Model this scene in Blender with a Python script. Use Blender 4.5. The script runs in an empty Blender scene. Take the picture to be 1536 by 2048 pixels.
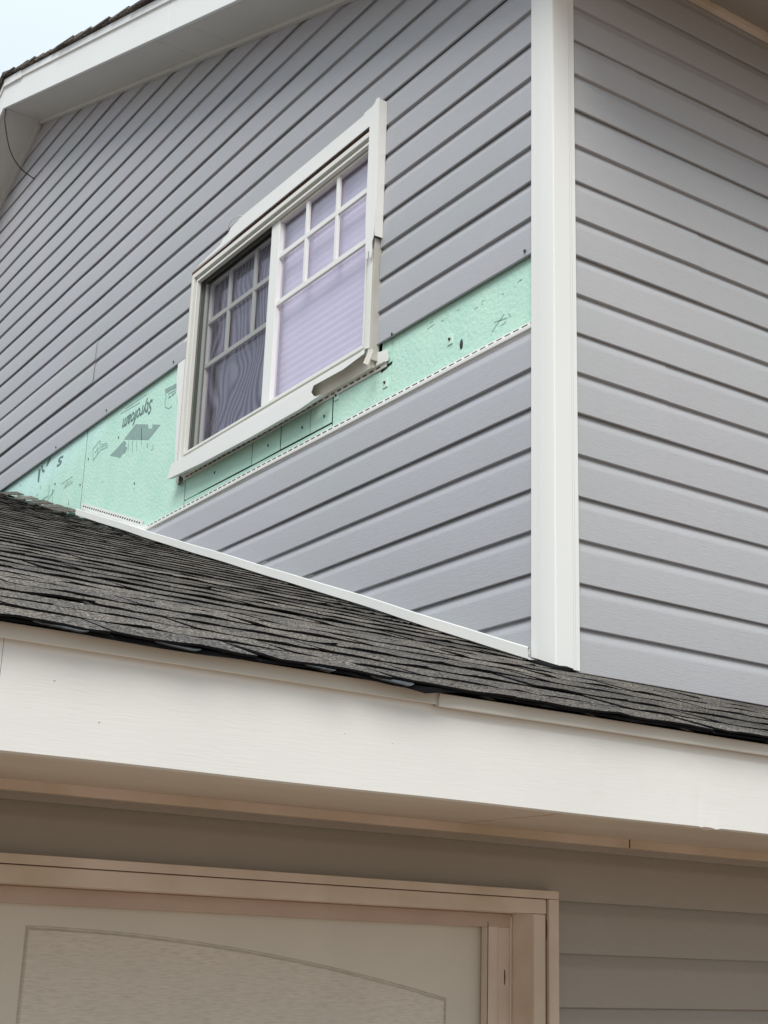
import bpy, bmesh, math, random
from mathutils import Vector, Matrix
random.seed(7)
S = bpy.context.scene
COL = S.collection
ZO = 2.0                      # eye height: all build coordinates below have z = 0 at eye level

# ------------------------------------------------------------------ camera
cam = bpy.data.cameras.new("camera"); camo = bpy.data.objects.new("camera", cam); COL.objects.link(camo)
R = Vector((0.82801264, -0.55979917, 0.03193659)); U = Vector((-0.19509871, -0.2342407, 0.95240107)); F = Vector((0.52567248, 0.79483091, 0.30317036))
M = Matrix((R, U, -F)).transposed().to_4x4(); M.translation = Vector((0, 0, ZO))
camo.matrix_world = M
cam.sensor_fit = 'VERTICAL'; cam.sensor_height = 36.0; cam.lens = 2817.86 / 2048 * 36.0
cam.clip_start = 0.05; cam.clip_end = 800
S.camera = camo

# ------------------------------------------------------------------ world, sun, exposure
w = bpy.data.worlds.new("World"); S.world = w; w.use_nodes = True
nt = w.node_tree; nt.nodes.clear()
out = nt.nodes.new('ShaderNodeOutputWorld'); bg = nt.nodes.new('ShaderNodeBackground')
sky = nt.nodes.new('ShaderNodeTexSky'); sky.sky_type = 'NISHITA'; sky.sun_disc = False
SUN_EL, SUN_AZ = math.radians(43), math.radians(222)   # azimuth clockwise from +Y
sky.sun_elevation = SUN_EL; sky.sun_rotation = SUN_AZ
# the sky texture seen through an even overcast (brighter overhead than at the horizon, as cloud cover is)
tc = nt.nodes.new('ShaderNodeTexCoord'); sep = nt.nodes.new('ShaderNodeSeparateXYZ'); nt.links.new(tc.outputs['Generated'], sep.inputs[0])
mr = nt.nodes.new('ShaderNodeMapRange'); nt.links.new(sep.outputs['Z'], mr.inputs[0])
mr.inputs[1].default_value = 0; mr.inputs[2].default_value = 1; mr.inputs[3].default_value = 0.36; mr.inputs[4].default_value = 1.0
cl = nt.nodes.new('ShaderNodeVectorMath'); cl.operation = 'SCALE'; cl.inputs[0].default_value = (7.7, 8.6, 9.1)
nt.links.new(mr.outputs[0], cl.inputs['Scale'])
mx = nt.nodes.new('ShaderNodeMix'); mx.data_type = 'RGBA'; mx.inputs[0].default_value = 0.86
nt.links.new(sky.outputs[0], mx.inputs[6]); nt.links.new(cl.outputs[0], mx.inputs[7])
nt.links.new(mx.outputs[2], bg.inputs[0]); bg.inputs[1].default_value = 0.1
nt.links.new(bg.outputs[0], out.inputs[0])
sl = bpy.data.lights.new("sun", 'SUN'); so = bpy.data.objects.new("sun", sl); COL.objects.link(so)
sl.energy = 1.5; sl.angle = math.radians(28); sl.color = (1.0, 0.97, 0.92)
sd = Vector((math.sin(SUN_AZ) * math.cos(SUN_EL), math.cos(SUN_AZ) * math.cos(SUN_EL), math.sin(SUN_EL)))
so.rotation_euler = sd.to_track_quat('Z', 'Y').to_euler(); so.location = (-6, -6, 12)
S.view_settings.view_transform = 'Standard'; S.view_settings.look = 'None'
S.view_settings.exposure = 0.77; S.view_settings.gamma = 1.0
try: S.view_settings.use_curve_mapping = False
except Exception: pass
S.render.engine = 'CYCLES'

# ------------------------------------------------------------------ materials
def mat(name, col, rough=0.5, spec=0.4, mottle=0.0, mscale=3.0, stretch=(1, 1, 1), bump=0.0, bscale=60.0, bstretch=(1, 1, 1), fine=0.0, tint=None, metal=0.0, objvar=0.0):
    m = bpy.data.materials.new(name); m.use_nodes = True; n = m.node_tree; b = n.nodes['Principled BSDF']
    b.inputs['Base Color'].default_value = (*col, 1); b.inputs['Roughness'].default_value = rough
    b.inputs['Specular IOR Level'].default_value = spec; b.inputs['Metallic'].default_value = metal
    t = n.nodes.new('ShaderNodeTexCoord'); cur = None
    def noise(sc, st, detail=4):
        mp = n.nodes.new('ShaderNodeMapping'); mp.inputs['Scale'].default_value = st; n.links.new(t.outputs['Object'], mp.inputs[0])
        z = n.nodes.new('ShaderNodeTexNoise'); z.inputs['Scale'].default_value = sc; z.inputs['Detail'].default_value = detail
        n.links.new(mp.outputs[0], z.inputs['Vector']); return z
    rgb = n.nodes.new('ShaderNodeRGB'); rgb.outputs[0].default_value = (*col, 1); cur = rgb.outputs[0]
    def mixin(fac_out, lo, hi, colr):
        nonlocal cur
        r = n.nodes.new('ShaderNodeMapRange'); r.inputs[1].default_value = lo; r.inputs[2].default_value = hi; n.links.new(fac_out, r.inputs[0])
        x = n.nodes.new('ShaderNodeMix'); x.data_type = 'RGBA'; n.links.new(r.outputs[0], x.inputs[0]); n.links.new(cur, x.inputs[6])
        x.inputs[7].default_value = (*colr, 1); cur = x.outputs[2]
    if mottle:
        z = noise(mscale, stretch); t2 = tint or tuple(c * (1 - mottle) for c in col)
        mixin(z.outputs[0], 0.35, 0.75, t2)
    if fine:
        z = noise(bscale * 1.3, bstretch, 2); mixin(z.outputs[0], 0.42, 0.78, tuple(c * (1 - fine) for c in col))
    if objvar:
        oi = n.nodes.new('ShaderNodeObjectInfo'); hv = n.nodes.new('ShaderNodeHueSaturation')
        mv = n.nodes.new('ShaderNodeMapRange'); mv.inputs[3].default_value = 1 - objvar; mv.inputs[4].default_value = 1 + objvar
        n.links.new(oi.outputs['Random'], mv.inputs[0]); n.links.new(mv.outputs[0], hv.inputs['Value']); n.links.new(cur, hv.inputs['Color']); cur = hv.outputs[0]
    n.links.new(cur, b.inputs['Base Color'])
    if bump:
        z = noise(bscale, bstretch); bp = n.nodes.new('ShaderNodeBump'); bp.inputs['Strength'].default_value = bump; bp.inputs['Distance'].default_value = 0.002
        n.links.new(z.outputs[0], bp.inputs['Height']); n.links.new(bp.outputs[0], b.inputs['Normal'])
    m['cur'] = 1
    return m
VINYL = dict(rough=0.55, spec=0.25, mottle=0.05, mscale=1.3, bump=0.42, bscale=17, bstretch=(1.6, 1.6, 24), fine=0.09, objvar=0.02)
SIDE = mat('vinyl_siding_blue_grey', (0.436, 0.434, 0.470), tint=(0.41, 0.43, 0.438), **VINYL)
SIDE_A = mat('vinyl_siding_front', (0.45, 0.446, 0.464), tint=(0.42, 0.432, 0.43), **VINYL)
SIDE_G = mat('vinyl_siding_garage', (0.40, 0.37, 0.33), tint=(0.36, 0.335, 0.285), rough=0.55, spec=0.25, mottle=0.08, mscale=1.6, bump=0.25, bscale=20, bstretch=(1.5, 1.5, 24), fine=0.08)  # house siding again, with warm light from the ground put into its colour
WHITE = mat('white_vinyl_trim', (0.80, 0.80, 0.775), 0.4, 0.4, mottle=0.04, mscale=2.2, stretch=(1, 1, .4), bump=0.05, bscale=40)
WFRAME = mat('window_vinyl', (0.74, 0.735, 0.69), 0.35, 0.4, mottle=0.06, mscale=5)
BEIGE = mat('backing_vinyl_beige', (0.76, 0.71, 0.63), 0.5, 0.3, mottle=0.14, mscale=9)
FASC = mat('aluminium_fascia_cream', (0.765, 0.752, 0.716), 0.5, 0.3, mottle=0.07, mscale=3.5, bump=0.15, bscale=16, bstretch=(1.2, 1, 17), fine=0.02)
DRIP = mat('drip_edge_cream', (0.66, 0.63, 0.56), 0.45, 0.35, mottle=0.08, mscale=3)
UFASC = mat('aluminium_fascia_white', (0.80, 0.81, 0.80), 0.45, 0.3, mottle=0.04, mscale=1.5, bump=0.05, bscale=12)
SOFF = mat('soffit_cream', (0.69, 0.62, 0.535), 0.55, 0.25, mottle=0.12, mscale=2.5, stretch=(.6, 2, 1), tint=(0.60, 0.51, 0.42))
USOFF = mat('soffit_upper', (0.62, 0.62, 0.60), 0.55, 0.25, mottle=0.06, mscale=2)
SOFFA = mat('soffit_front_eave', (0.42, 0.38, 0.34), 0.6, 0.2, mottle=0.12, mscale=3)  # darker copy of the upper soffit, eave shade put into the colour
GTRIM = mat('garage_trim_cream', (0.77, 0.665, 0.575), 0.5, 0.3, mottle=0.12, mscale=4, bump=0.08, bscale=30, tint=(0.56, 0.46, 0.34))
GDOOR = mat('garage_door_steel', (0.74, 0.70, 0.62), 0.5, 0.3, mottle=0.08, mscale=4, bump=0.8, bscale=13, bstretch=(2.2, 1, 22), fine=0.22)
GDOORS = mat('garage_door_smooth', (0.71, 0.68, 0.595), 0.5, 0.3, mottle=0.10, mscale=3, bump=0.06, bscale=14)
CAULK = mat('old_caulk_brown', (0.15, 0.075, 0.045), 0.8, 0.1, mottle=0.3, mscale=30)
DARK = mat('dark_gap', (0.02, 0.018, 0.017), 0.9, 0.05)
BROWN = mat('exposed_brown_edge', (0.17, 0.13, 0.105), 0.8, 0.1, mottle=0.3, mscale=25)
CABLE = mat('black_cable_sheath', (0.015, 0.015, 0.016), 0.4, 0.4)
WASH = mat('foam_washer_pale', (0.60, 0.80, 0.70), 0.5, 0.3)
SLOT = mat('nail_slot_dark', (0.03, 0.032, 0.03), 0.9, 0.05)
INK = mat('printed_grey_ink', (0.20, 0.30, 0.29), 0.7, 0.1, fine=0.45, bscale=160, mottle=0.25, mscale=22)
INK2 = mat('faded_grey_ink', (0.33, 0.47, 0.44), 0.7, 0.1, fine=0.35, bscale=160, mottle=0.2, mscale=26)
SCREWM = mat('screw_dark_metal', (0.03, 0.03, 0.03), 0.5, 0.4)
WOOD = mat('roof_deck_wood', (0.10, 0.08, 0.06), 0.8, 0.1)
DEEP = mat('room_interior', (0.045, 0.042, 0.05), 0.9, 0.1)
GROUND = mat('dry_brown_ground', (0.34, 0.255, 0.195), 0.95, 0.1, mottle=0.35, mscale=0.6, bump=0.6, bscale=9)
DRIVE = mat('brown_gravel_driveway', (0.33, 0.25, 0.195), 0.95, 0.1, mottle=0.3, mscale=8, fine=0.4, bscale=70, bump=0.6)
BLUEF = mat('starter_strip_blue_grey', (0.10, 0.115, 0.125), 0.9, 0.1, fine=0.4, bscale=120)
EDGE = mat('shingle_asphalt_edge', (0.012, 0.012, 0.013), 0.95, 0.05)

def shingle_mat():
    m = bpy.data.materials.new('asphalt_shingle_granules'); m.use_nodes = True; n = m.node_tree; b = n.nodes['Principled BSDF']
    b.inputs['Roughness'].default_value = 0.92; b.inputs['Specular IOR Level'].default_value = 0.12
    t = n.nodes.new('ShaderNodeTexCoord'); oi = n.nodes.new('ShaderNodeObjectInfo')
    vm = n.nodes.new('ShaderNodeVectorMath'); vm.operation = 'ADD'; n.links.new(t.outputs['Object'], vm.inputs[0]); n.links.new(oi.outputs['Location'], vm.inputs[1])
    def nz(sc, d=3):
        z = n.nodes.new('ShaderNodeTexNoise'); z.inputs['Scale'].default_value = sc; z.inputs['Detail'].default_value = d; n.links.new(vm.outputs[0], z.inputs['Vector']); return z
    g = nz(190, 3); cr = n.nodes.new('ShaderNodeValToRGB'); e = cr.color_ramp.elements
    e[0].position = 0.38; e[0].color = (0.030, 0.029, 0.028, 1); e[1].position = 0.63; e[1].color = (0.42, 0.385, 0.345, 1)
    x = e.new(0.52); x.color = (0.145, 0.133, 0.120, 1)
    n.links.new(g.outputs[0], cr.inputs[0])
    c2 = n.nodes.new('ShaderNodeValToRGB'); e = c2.color_ramp.elements
    e[0].position = 0.35; e[0].color = (0.66, 0.66, 0.68, 1); e[1].position = 0.72; e[1].color = (1.06, 1.0, 0.94, 1)
    z2 = nz(5.5, 4); n.links.new(z2.outputs[0], c2.inputs[0])
    mu = n.nodes.new('ShaderNodeMix'); mu.data_type = 'RGBA'; mu.blend_type = 'MULTIPLY'; mu.inputs[0].default_value = 1
    n.links.new(cr.outputs[0], mu.inputs[6]); n.links.new(c2.outputs[0], mu.inputs[7])
    hv = n.nodes.new('ShaderNodeHueSaturation'); mv = n.nodes.new('ShaderNodeMapRange'); mv.inputs[3].default_value = 0.68; mv.inputs[4].default_value = 1.22
    n.links.new(oi.outputs['Random'], mv.inputs[0]); n.links.new(mv.outputs[0], hv.inputs['Value']); n.links.new(mu.outputs[2], hv.inputs['Color'])
    n.links.new(hv.outputs[0], b.inputs['Base Color'])
    bp = n.nodes.new('ShaderNodeBump'); bp.inputs['Strength'].default_value = 0.9; bp.inputs['Distance'].default_value = 0.003
    n.links.new(g.outputs[0], bp.inputs['Height']); n.links.new(bp.outputs[0], b.inputs['Normal'])
    return m
SHING = shingle_mat()

def foam_mat():
    m = bpy.data.materials.new('green_foam_board'); m.use_nodes = True; n = m.node_tree; b = n.nodes['Principled BSDF']
    b.inputs['Roughness'].default_value = 0.6; b.inputs['Specular IOR Level'].default_value = 0.2
    t = n.nodes.new('ShaderNodeTexCoord')
    def nz(sc, d=3):
        z = n.nodes.new('ShaderNodeTexNoise'); z.inputs['Scale'].default_value = sc; z.inputs['Detail'].default_value = d; n.links.new(t.outputs['Object'], z.inputs['Vector']); return z
    # weathered zone (older exposure) against the fresher bluish top part: a real fade line on the board
    sp = n.nodes.new('ShaderNodeSeparateXYZ'); n.links.new(t.outputs['Object'], sp.inputs[0])
    big = nz(2.2, 5)
    def ma(op, a, bb):
        q = n.nodes.new('ShaderNodeMath'); q.operation = op
        for i, v in enumerate((a, bb)):
            if isinstance(v, (int, float)): q.inputs[i].default_value = v
            else: n.links.new(v, q.inputs[i])
        return q.outputs[0]
    # fade line: local z (root at garden level) + slope
    v = ma('ADD', sp.outputs['Z'], ma('MULTIPLY', sp.outputs['Y'], 0.10)); v = ma('ADD', v, ma('MULTIPLY', big.outputs[0], 0.28))
    r = n.nodes.new('ShaderNodeMapRange'); n.links.new(v, r.inputs[0]); FL = 2.34 + ZO + 0.55 + 0.14
    r.inputs[1].default_value = FL - 0.06; r.inputs[2].default_value = FL + 0.06
    x = n.nodes.new('ShaderNodeMix'); x.data_type = 'RGBA'; n.links.new(r.outputs[0], x.inputs[0])
    x.inputs[6].default_value = (0.56, 0.81, 0.69, 1); x.inputs[7].default_value = (0.60, 0.85, 0.81, 1)
    m2 = nz(7, 4); r2 = n.nodes.new('ShaderNodeMapRange'); n.links.new(m2.outputs[0], r2.inputs[0]); r2.inputs[1].default_value = 0.4; r2.inputs[2].default_value = 0.8
    y = n.nodes.new('ShaderNodeMix'); y.data_type = 'RGBA'; n.links.new(r2.outputs[0], y.inputs[0]); n.links.new(x.outputs[2], y.inputs[6]); y.inputs[7].default_value = (0.48, 0.76, 0.66, 1)
    f = nz(75, 3); r3 = n.nodes.new('ShaderNodeMapRange'); n.links.new(f.outputs[0], r3.inputs[0]); r3.inputs[1].default_value = 0.5; r3.inputs[2].default_value = 0.85; r3.inputs[4].default_value = 0.35
    y2 = n.nodes.new('ShaderNodeMix'); y2.data_type = 'RGBA'; n.links.new(r3.outputs[0], y2.inputs[0]); n.links.new(y.outputs[2], y2.inputs[6]); y2.inputs[7].default_value = (0.42, 0.70, 0.60, 1)
    n.links.new(y2.outputs[2], b.inputs['Base Color'])
    bz = nz(60, 4); bp = n.nodes.new('ShaderNodeBump'); bp.inputs['Strength'].default_value = 0.75; bp.inputs['Distance'].default_value = 0.004
    n.links.new(bz.outputs[0], bp.inputs['Height']); n.links.new(bp.outputs[0], b.inputs['Normal'])
    return m
FOAM = foam_mat()

def glass_mat():
    m = bpy.data.materials.new('window_glass'); m.use_nodes = True; n = m.node_tree; n.nodes.clear()
    o = n.nodes.new('ShaderNodeOutputMaterial'); tr = n.nodes.new('ShaderNodeBsdfTransparent'); tr.inputs[0].default_value = (0.93, 0.92, 0.96, 1)
    gl = n.nodes.new('ShaderNodeBsdfGlossy'); gl.inputs['Roughness'].default_value = 0.03; gl.inputs[0].default_value = (0.93, 0.90, 1.0, 1)
    lw = n.nodes.new('ShaderNodeLayerWeight'); lw.inputs[0].default_value = 0.5
    pw = n.nodes.new('ShaderNodeMath'); pw.operation = 'POWER'; n.links.new(lw.outputs['Facing'], pw.inputs[0]); pw.inputs[1].default_value = 4.0
    fr = n.nodes.new('ShaderNodeMapRange'); fr.inputs[3].default_value = 0.06; fr.inputs[4].default_value = 0.9; n.links.new(pw.outputs[0], fr.inputs[0])
    mxs = n.nodes.new('ShaderNodeMixShader'); n.links.new(fr.outputs[0], mxs.inputs[0]); n.links.new(tr.outputs[0], mxs.inputs[1]); n.links.new(gl.outputs[0], mxs.inputs[2])
    n.links.new(mxs.outputs[0], o.inputs[0]); return m
GLASS = glass_mat()

def screen_mat():
    m = bpy.data.materials.new('insect_screen_mesh'); m.use_nodes = True; n = m.node_tree; n.nodes.clear()
    o = n.nodes.new('ShaderNodeOutputMaterial'); tr = n.nodes.new('ShaderNodeBsdfTransparent'); df = n.nodes.new('ShaderNodeBsdfDiffuse'); df.inputs[0].default_value = (0.13, 0.13, 0.16, 1)
    mxs = n.nodes.new('ShaderNodeMixShader'); mxs.inputs[0].default_value = 0.30
    n.links.new(tr.outputs[0], mxs.inputs[1]); n.links.new(df.outputs[0], mxs.inputs[2]); n.links.new(mxs.outputs[0], o.inputs[0]); return m
SCREEN = screen_mat()

def moire_blind_mat():
    # wavy bands: the screen's moire painted into the colour of the blind
    m = bpy.data.materials.new('moire_painted_blind'); m.use_nodes = True; n = m.node_tree; b = n.nodes['Principled BSDF']; b.inputs['Roughness'].default_value = 0.8
    t = n.nodes.new('ShaderNodeTexCoord'); mp = n.nodes.new('ShaderNodeMapping'); n.links.new(t.outputs['Object'], mp.inputs[0])
    mp.inputs['Scale'].default_value = (1, 1.0, 0.6)
    z = n.nodes.new('ShaderNodeTexNoise'); z.inputs['Scale'].default_value = 3.4; z.inputs['Detail'].default_value = 1.0; z.inputs['Distortion'].default_value = 0.4; n.links.new(mp.outputs[0], z.inputs['Vector'])
    sp = n.nodes.new('ShaderNodeSeparateXYZ'); n.links.new(t.outputs['Object'], sp.inputs[0])
    def ma(op, a, bb=0.0):
        q = n.nodes.new('ShaderNodeMath'); q.operation = op
        for i, v in enumerate((a, bb)):
            if isinstance(v, (int, float)): q.inputs[i].default_value = v
            else: n.links.new(v, q.inputs[i])
        return q.outputs[0]
    v = ma('ADD', ma('MULTIPLY', z.outputs[0], 62.0), ma('MULTIPLY', sp.outputs['Y'], 125.0)); s = ma('SINE', v)
    cr = n.nodes.new('ShaderNodeValToRGB'); e = cr.color_ramp.elements
    r = n.nodes.new('ShaderNodeMapRange'); n.links.new(s, r.inputs[0]); r.inputs[1].default_value = -1; r.inputs[2].default_value = 1
    n.links.new(r.outputs[0], cr.inputs[0])
    e[0].position = 0.0; e[0].color = (0.008, 0.008, 0.012, 1); e[1].position = 1.0; e[1].color = (0.42, 0.405, 0.465, 1)
    x = e.new(0.30); x.color = (0.15, 0.145, 0.175, 1)
    n.links.new(cr.outputs[0], b.inputs['Base Color']); return m
MOIRE = moire_blind_mat()
BLIND = mat('lavender_blind', (0.84, 0.80, 0.855), 0.6, 0.2, mottle=0.05, mscale=8)

SIDE_LAP = mat('vinyl_siding_lapped_panel', (0.445, 0.447, 0.472), tint=(0.42, 0.44, 0.445), **VINYL)
# ------------------------------------------------------------------ helpers
ORG = {}
def root(name, label, cat, loc):
    o = bpy.data.objects.new(name, None); COL.objects.link(o); o.location = (loc[0], loc[1], loc[2] + ZO); o.empty_display_size = 0.3
    o['label'] = label; o['category'] = cat; ORG[o.name] = Vector((loc[0], loc[1], loc[2] + ZO)); return o
def add(name, V, Fc, m, parent, smooth=None, bevel=0.0, idx=None, label=None):
    base = ORG[parent.name] if parent else Vector((0, 0, 0))
    me = bpy.data.meshes.new(name); me.from_pydata([(v[0] - base.x, v[1] - base.y, v[2] + ZO - base.z) for v in V], [], Fc)
    for mm in (m if isinstance(m, (list, tuple)) else [m]): me.materials.append(mm)
    if idx: me.polygons.foreach_set('material_index', idx)
    me.update()
    bm = bmesh.new(); bm.from_mesh(me); bmesh.ops.recalc_face_normals(bm, faces=bm.faces) if smooth is None else None; bm.to_mesh(me); bm.free()
    if smooth:
        me.polygons.foreach_set('use_smooth', [True] * len(me.polygons))
        me.set_sharp_from_angle(angle=math.radians(smooth))
    o = bpy.data.objects.new(name, me); COL.objects.link(o)
    if parent: o.parent = parent
    ORG[o.name] = base
    if bevel:
        b = o.modifiers.new('bevel', 'BEVEL'); b.width = bevel; b.segments = 2; b.limit_method = 'ANGLE'
    if label: o['label'] = label
    return o
BF = [(0, 1, 2, 3), (7, 6, 5, 4), (0, 4, 5, 1), (1, 5, 6, 2), (2, 6, 7, 3), (3, 7, 4, 0)]
def boxv(x0, x1, y0, y1, z0, z1):
    return [(x0, y0, z0), (x1, y0, z0), (x1, y1, z0), (x0, y1, z0), (x0, y0, z1), (x1, y0, z1), (x1, y1, z1), (x0, y1, z1)]
def box(name, b, m, parent, bevel=0.0012, label=None): return add(name, boxv(*b), BF, m, parent, bevel=bevel, label=label)
def boxes(name, bl, m, parent, stuff=True, bevel=0):
    V = []; Fc = []
    for b in bl:
        k = len(V); V += boxv(*b); Fc += [tuple(i + k for i in f) for f in BF]
    o = add(name, V, Fc, m, parent, bevel=bevel)
    if stuff: o['kind'] = 'stuff'
    return o
def prism(name, poly, x0, x1, m, parent, bevel=0.0, label=None, fn=None):
    """polygon in (y, z) given depth from x0 to x1"""
    n = len(poly); f = fn or (lambda x, y, z: (x, y, z))
    V = [f(x0, y, z) for y, z in poly] + [f(x1, y, z) for y, z in poly]
    Fc = [tuple(range(n)), tuple(range(2 * n - 1, n - 1, -1))] + [(i, (i + 1) % n, n + (i + 1) % n, n + i) for i in range(n)]
    return add(name, V, Fc, m, parent, bevel=bevel, label=label)
def tube(name, pts, r, m, parent, seg=8):
    P = [Vector(p) for p in pts]; Q = []
    for i in range(len(P) - 1):        # Catmull-Rom
        p0, p1, p2, p3 = P[max(i - 1, 0)], P[i], P[i + 1], P[min(i + 2, len(P) - 1)]
        for s in range(8):
            t = s / 8; Q.append(0.5 * ((2 * p1) + (p2 - p0) * t + (2 * p0 - 5 * p1 + 4 * p2 - p3) * t * t + (3 * p1 - p0 - 3 * p2 + p3) * t ** 3))
    Q.append(P[-1]); V = []; Fc = []
    for i, q in enumerate(Q):
        d = (Q[min(i + 1, len(Q) - 1)] - Q[max(i - 1, 0)]).normalized(); a = d.orthogonal().normalized(); b = d.cross(a)
        a = (Vector((1, 0, 0)) - d * d.x).normalized(); b = d.cross(a)
        for k in range(seg): an = 2 * math.pi * k / seg; V.append(q + a * math.cos(an) * r + b * math.sin(an) * r)
    for i in range(len(Q) - 1):
        for k in range(seg): Fc.append((i * seg + k, i * seg + (k + 1) % seg, (i + 1) * seg + (k + 1) % seg, (i + 1) * seg + k))
    Fc += [tuple(range(seg)), tuple(range(len(V) - seg, len(V)))]
    return add(name, V, Fc, m, parent, smooth=60)
def strip(name, prof, us, place, m, parent, smooth=32, label=None, caps=True):
    """sweep a profile [(o, z)...] along u; place(u, o, z, t) -> xyz"""
    V = []; Fc = []; n = len(prof)
    for t in us:
        for (o, z) in prof: V.append(place(t, o, z))
    for i in range(len(us) - 1):
        for k in range(n - 1): Fc.append((i * n + k, i * n + k + 1, (i + 1) * n + k + 1, (i + 1) * n + k))
    return add(name, V, Fc, m, parent, smooth=smooth, label=label)

# ------------------------------------------------------------------ the setting
def struct(name, V, Fc, m):
    o = add(name, V, Fc, m, None); o['kind'] = 'structure'; return o
G = 150
struct('ground', [(-G, -G, -2.0), (G, -G, -2.0), (G, G, -2.0), (-G, G, -2.0)], [(0, 1, 2, 3)], GROUND)
struct('driveway', [(-3.2, -30, -1.985), (3.0, -30, -1.985), (3.0, 2.86, -1.985), (-3.2, 2.86, -1.985), (-3.2, -30, -2.05), (3.0, -30, -2.05), (3.0, 2.86, -2.05), (-3.2, 2.86, -2.05)], BF, DRIVE)

# ------------------------------------------------------------------ measures of the place
XS = 2.510                      # face of the foam sheathing on the gable wall
XL = 2.489                      # lip of the siding on the gable wall
HB, ZB = 0.127, 2.9711          # course height; lip k lies at ZB - k * HB
YA, HA, ZA = 2.888, 0.12849, 2.9577
PK = 7.955                      # y of the gable peak
def rake(y): return 3.737 + 0.3717 * (y - 4.18) if y < PK else 3.737 + 0.3717 * (PK - 4.18) - 0.47 * (y - PK)
RS = 0.3603
def roofz(y): return 0.774 + RS * (y - YA) + 0.008 * min(1.0, max(0.0, (YA - y) / 0.5))           # plane of the garage roof (shingle tops)
def roofy(z): return (z - 0.774) / RS + YA

HOUSE = root('house', 'grey two storey house with a strip of siding torn off below its upstairs window', 'house', (2.51, 2.90, -2.0))
GAR = root('garage', 'low garage with black shingled roof, wide cream fascia and cream overhead door', 'garage', (-3.2, 2.82, -2.0))

# profile of one Dutch lap course: (out from sheathing, height as share of course)
COURSE = [(0.0180, 0.012), (0.0178, 0.08), (0.0167, 0.70), (0.0162, 0.735), (0.0148, 0.775), (0.0128, 0.815), (0.0100, 0.865), (0.0076, 0.92), (0.0056, 0.97)]
def panel_profile(n, H, first_lock=True, top_tuck=0.022):
    P = []
    for c in range(n):
        z0 = c * H
        if c == 0: P += [(0.0092, 0.014), (0.0090, 0.0004), (0.0168, 0.0)]
        else: P += [(0.0046, z0 - 0.0002), (0.0166, z0)]
        P += [(o, z0 + s * H) for o, s in COURSE]
    P += [(0.0046, n * H), (0.0044, n * H + top_tuck)]
    return P
def wob(u, ph, amp): return amp * (math.sin(u * 1.9 + ph) + 0.6 * math.sin(u * 4.7 + ph * 2.3) + 0.35 * math.sin(u * 9.1 + ph * 1.7))
def siding(parent, z0, n, u0, u1, H, kind, m, seed, do=0.0, tuck=0.022, zmin=None, label=None):
    prof = panel_profile(n, H, top_tuck=tuck)
    L = max(u1(z0 + s) - u0(z0 + s) for s in (0, n * H)); N = max(2, int(L / 0.11))
    us = [i / N for i in range(N + 1)]
    def place(t, o, z):
        zz = z0 + z; a, b = u0(zz), max(u1(zz), u0(zz) + 0.0005); u = a + (b - a) * t
        if kind == 'B':
            dz = wob(u, seed * .61, 0.00055) + wob(u * 1.1, 1.3 + zz * .8, 0.0024) * min(1, max(0, (u - 4) / 3)) * min(1, max(0, (zz - 2.7) / 0.6)); oo = o + do + wob(u * 1.3 + zz * 3, seed * 1.1, 0.00045)
            return (XS - oo, u, zz + dz)
        if kind == 'A':
            dz = wob(u, seed * .7, 0.0005); oo = o + do + wob(u * 1.2 + zz * 3, seed * 1.4, 0.00045)
            return (u, YA + 0.018 - oo, zz + dz)
        dz = wob(u, seed * .5, 0.0005); oo = o + do + wob(u * 1.2, seed, 0.0004)
        return (u, 2.80 + 0.018 - oo, zz + dz)
    return strip('siding_panel', prof, us, place, m, parent, smooth=28, label=label)

# ------------------------------------------------------------------ HOUSE: gable wall
# plywood body with a hole for the window, y 3.86..5.44, z 2.03..3.03
body = []
def gable_body():
    o = [(2.94, -2.0), (11.3, -2.0), (11.3, rake(11.3)), (PK, rake(PK)), (2.90, rake(2.90))]
    hole = [(3.90, 2.06), (5.40, 2.06), (5.40, 2.99), (3.90, 2.99)]
    V = []; Fc = []
    x0, x1 = 2.532, 2.62
    def quad(p):
        k = len(V); V.extend([(x0, y, z) for y, z in p] + [(x1, y, z) for y, z in p]); n = len(p)
        Fc.append(tuple(range(k, k + n))); Fc.append(tuple(range(k + 2 * n - 1, k + n - 1, -1)))
        for i in range(n): Fc.append((k + i, k + (i + 1) % n, k + n + (i + 1) % n, k + n + i))
    quad([(2.94, -2.0), (3.90, -2.0), (3.90, rake(3.90)), (2.94, rake(2.94))])
    quad([(3.90, -2.0), (5.40, -2.0), (5.40, 2.06), (3.90, 2.06)])
    quad([(3.90, 2.99), (5.40, 2.99), (5.40, rake(5.4)), (3.90, rake(3.9))])
    quad([(5.40, -2.0), (PK, -2.0), (PK, rake(PK)), (5.40, rake(5.40))])
    quad([(PK, -2.0), (11.3, -2.0), (11.3, rake(11.3)), (PK, rake(PK))])
    return add('gable_wall', V, Fc, DARK, HOUSE)
GW = gable_body()
# foam boards
FX0, FX1 = XS, XS + 0.020
def foam(poly, dx=0.0): return prism('insulation_board', poly, FX0 + dx, FX1, FOAM, GW, bevel=0.0012)
foam([(6.635, 1.9), (8.6, 2.4), (8.6, 2.75), (6.635, 2.75)], 0.001)
foam([(5.390, 1.55), (6.625, 1.9), (6.625, 2.75), (5.515, 2.75), (5.500, 2.40), (5.478, 2.05), (5.452, 1.996), (5.390, 1.992)])
foam([(4.783, 1.8895), (5.385, 1.893), (5.385, 1.990), (4.783, 1.990)], 0.001)
foam([(4.551, 1.8885), (4.7765, 1.8875), (4.7765, 1.990), (4.551, 1.990)], 0.0005)
foam([(4.3265, 1.8885), (4.5455, 1.889), (4.5455, 1.990), (4.3265, 1.990)], 0.0015)
foam([(4.169, 1.8875), (4.3215, 1.8875), (4.3215, 1.989), (4.169, 1.989)], 0.0006)
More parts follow.
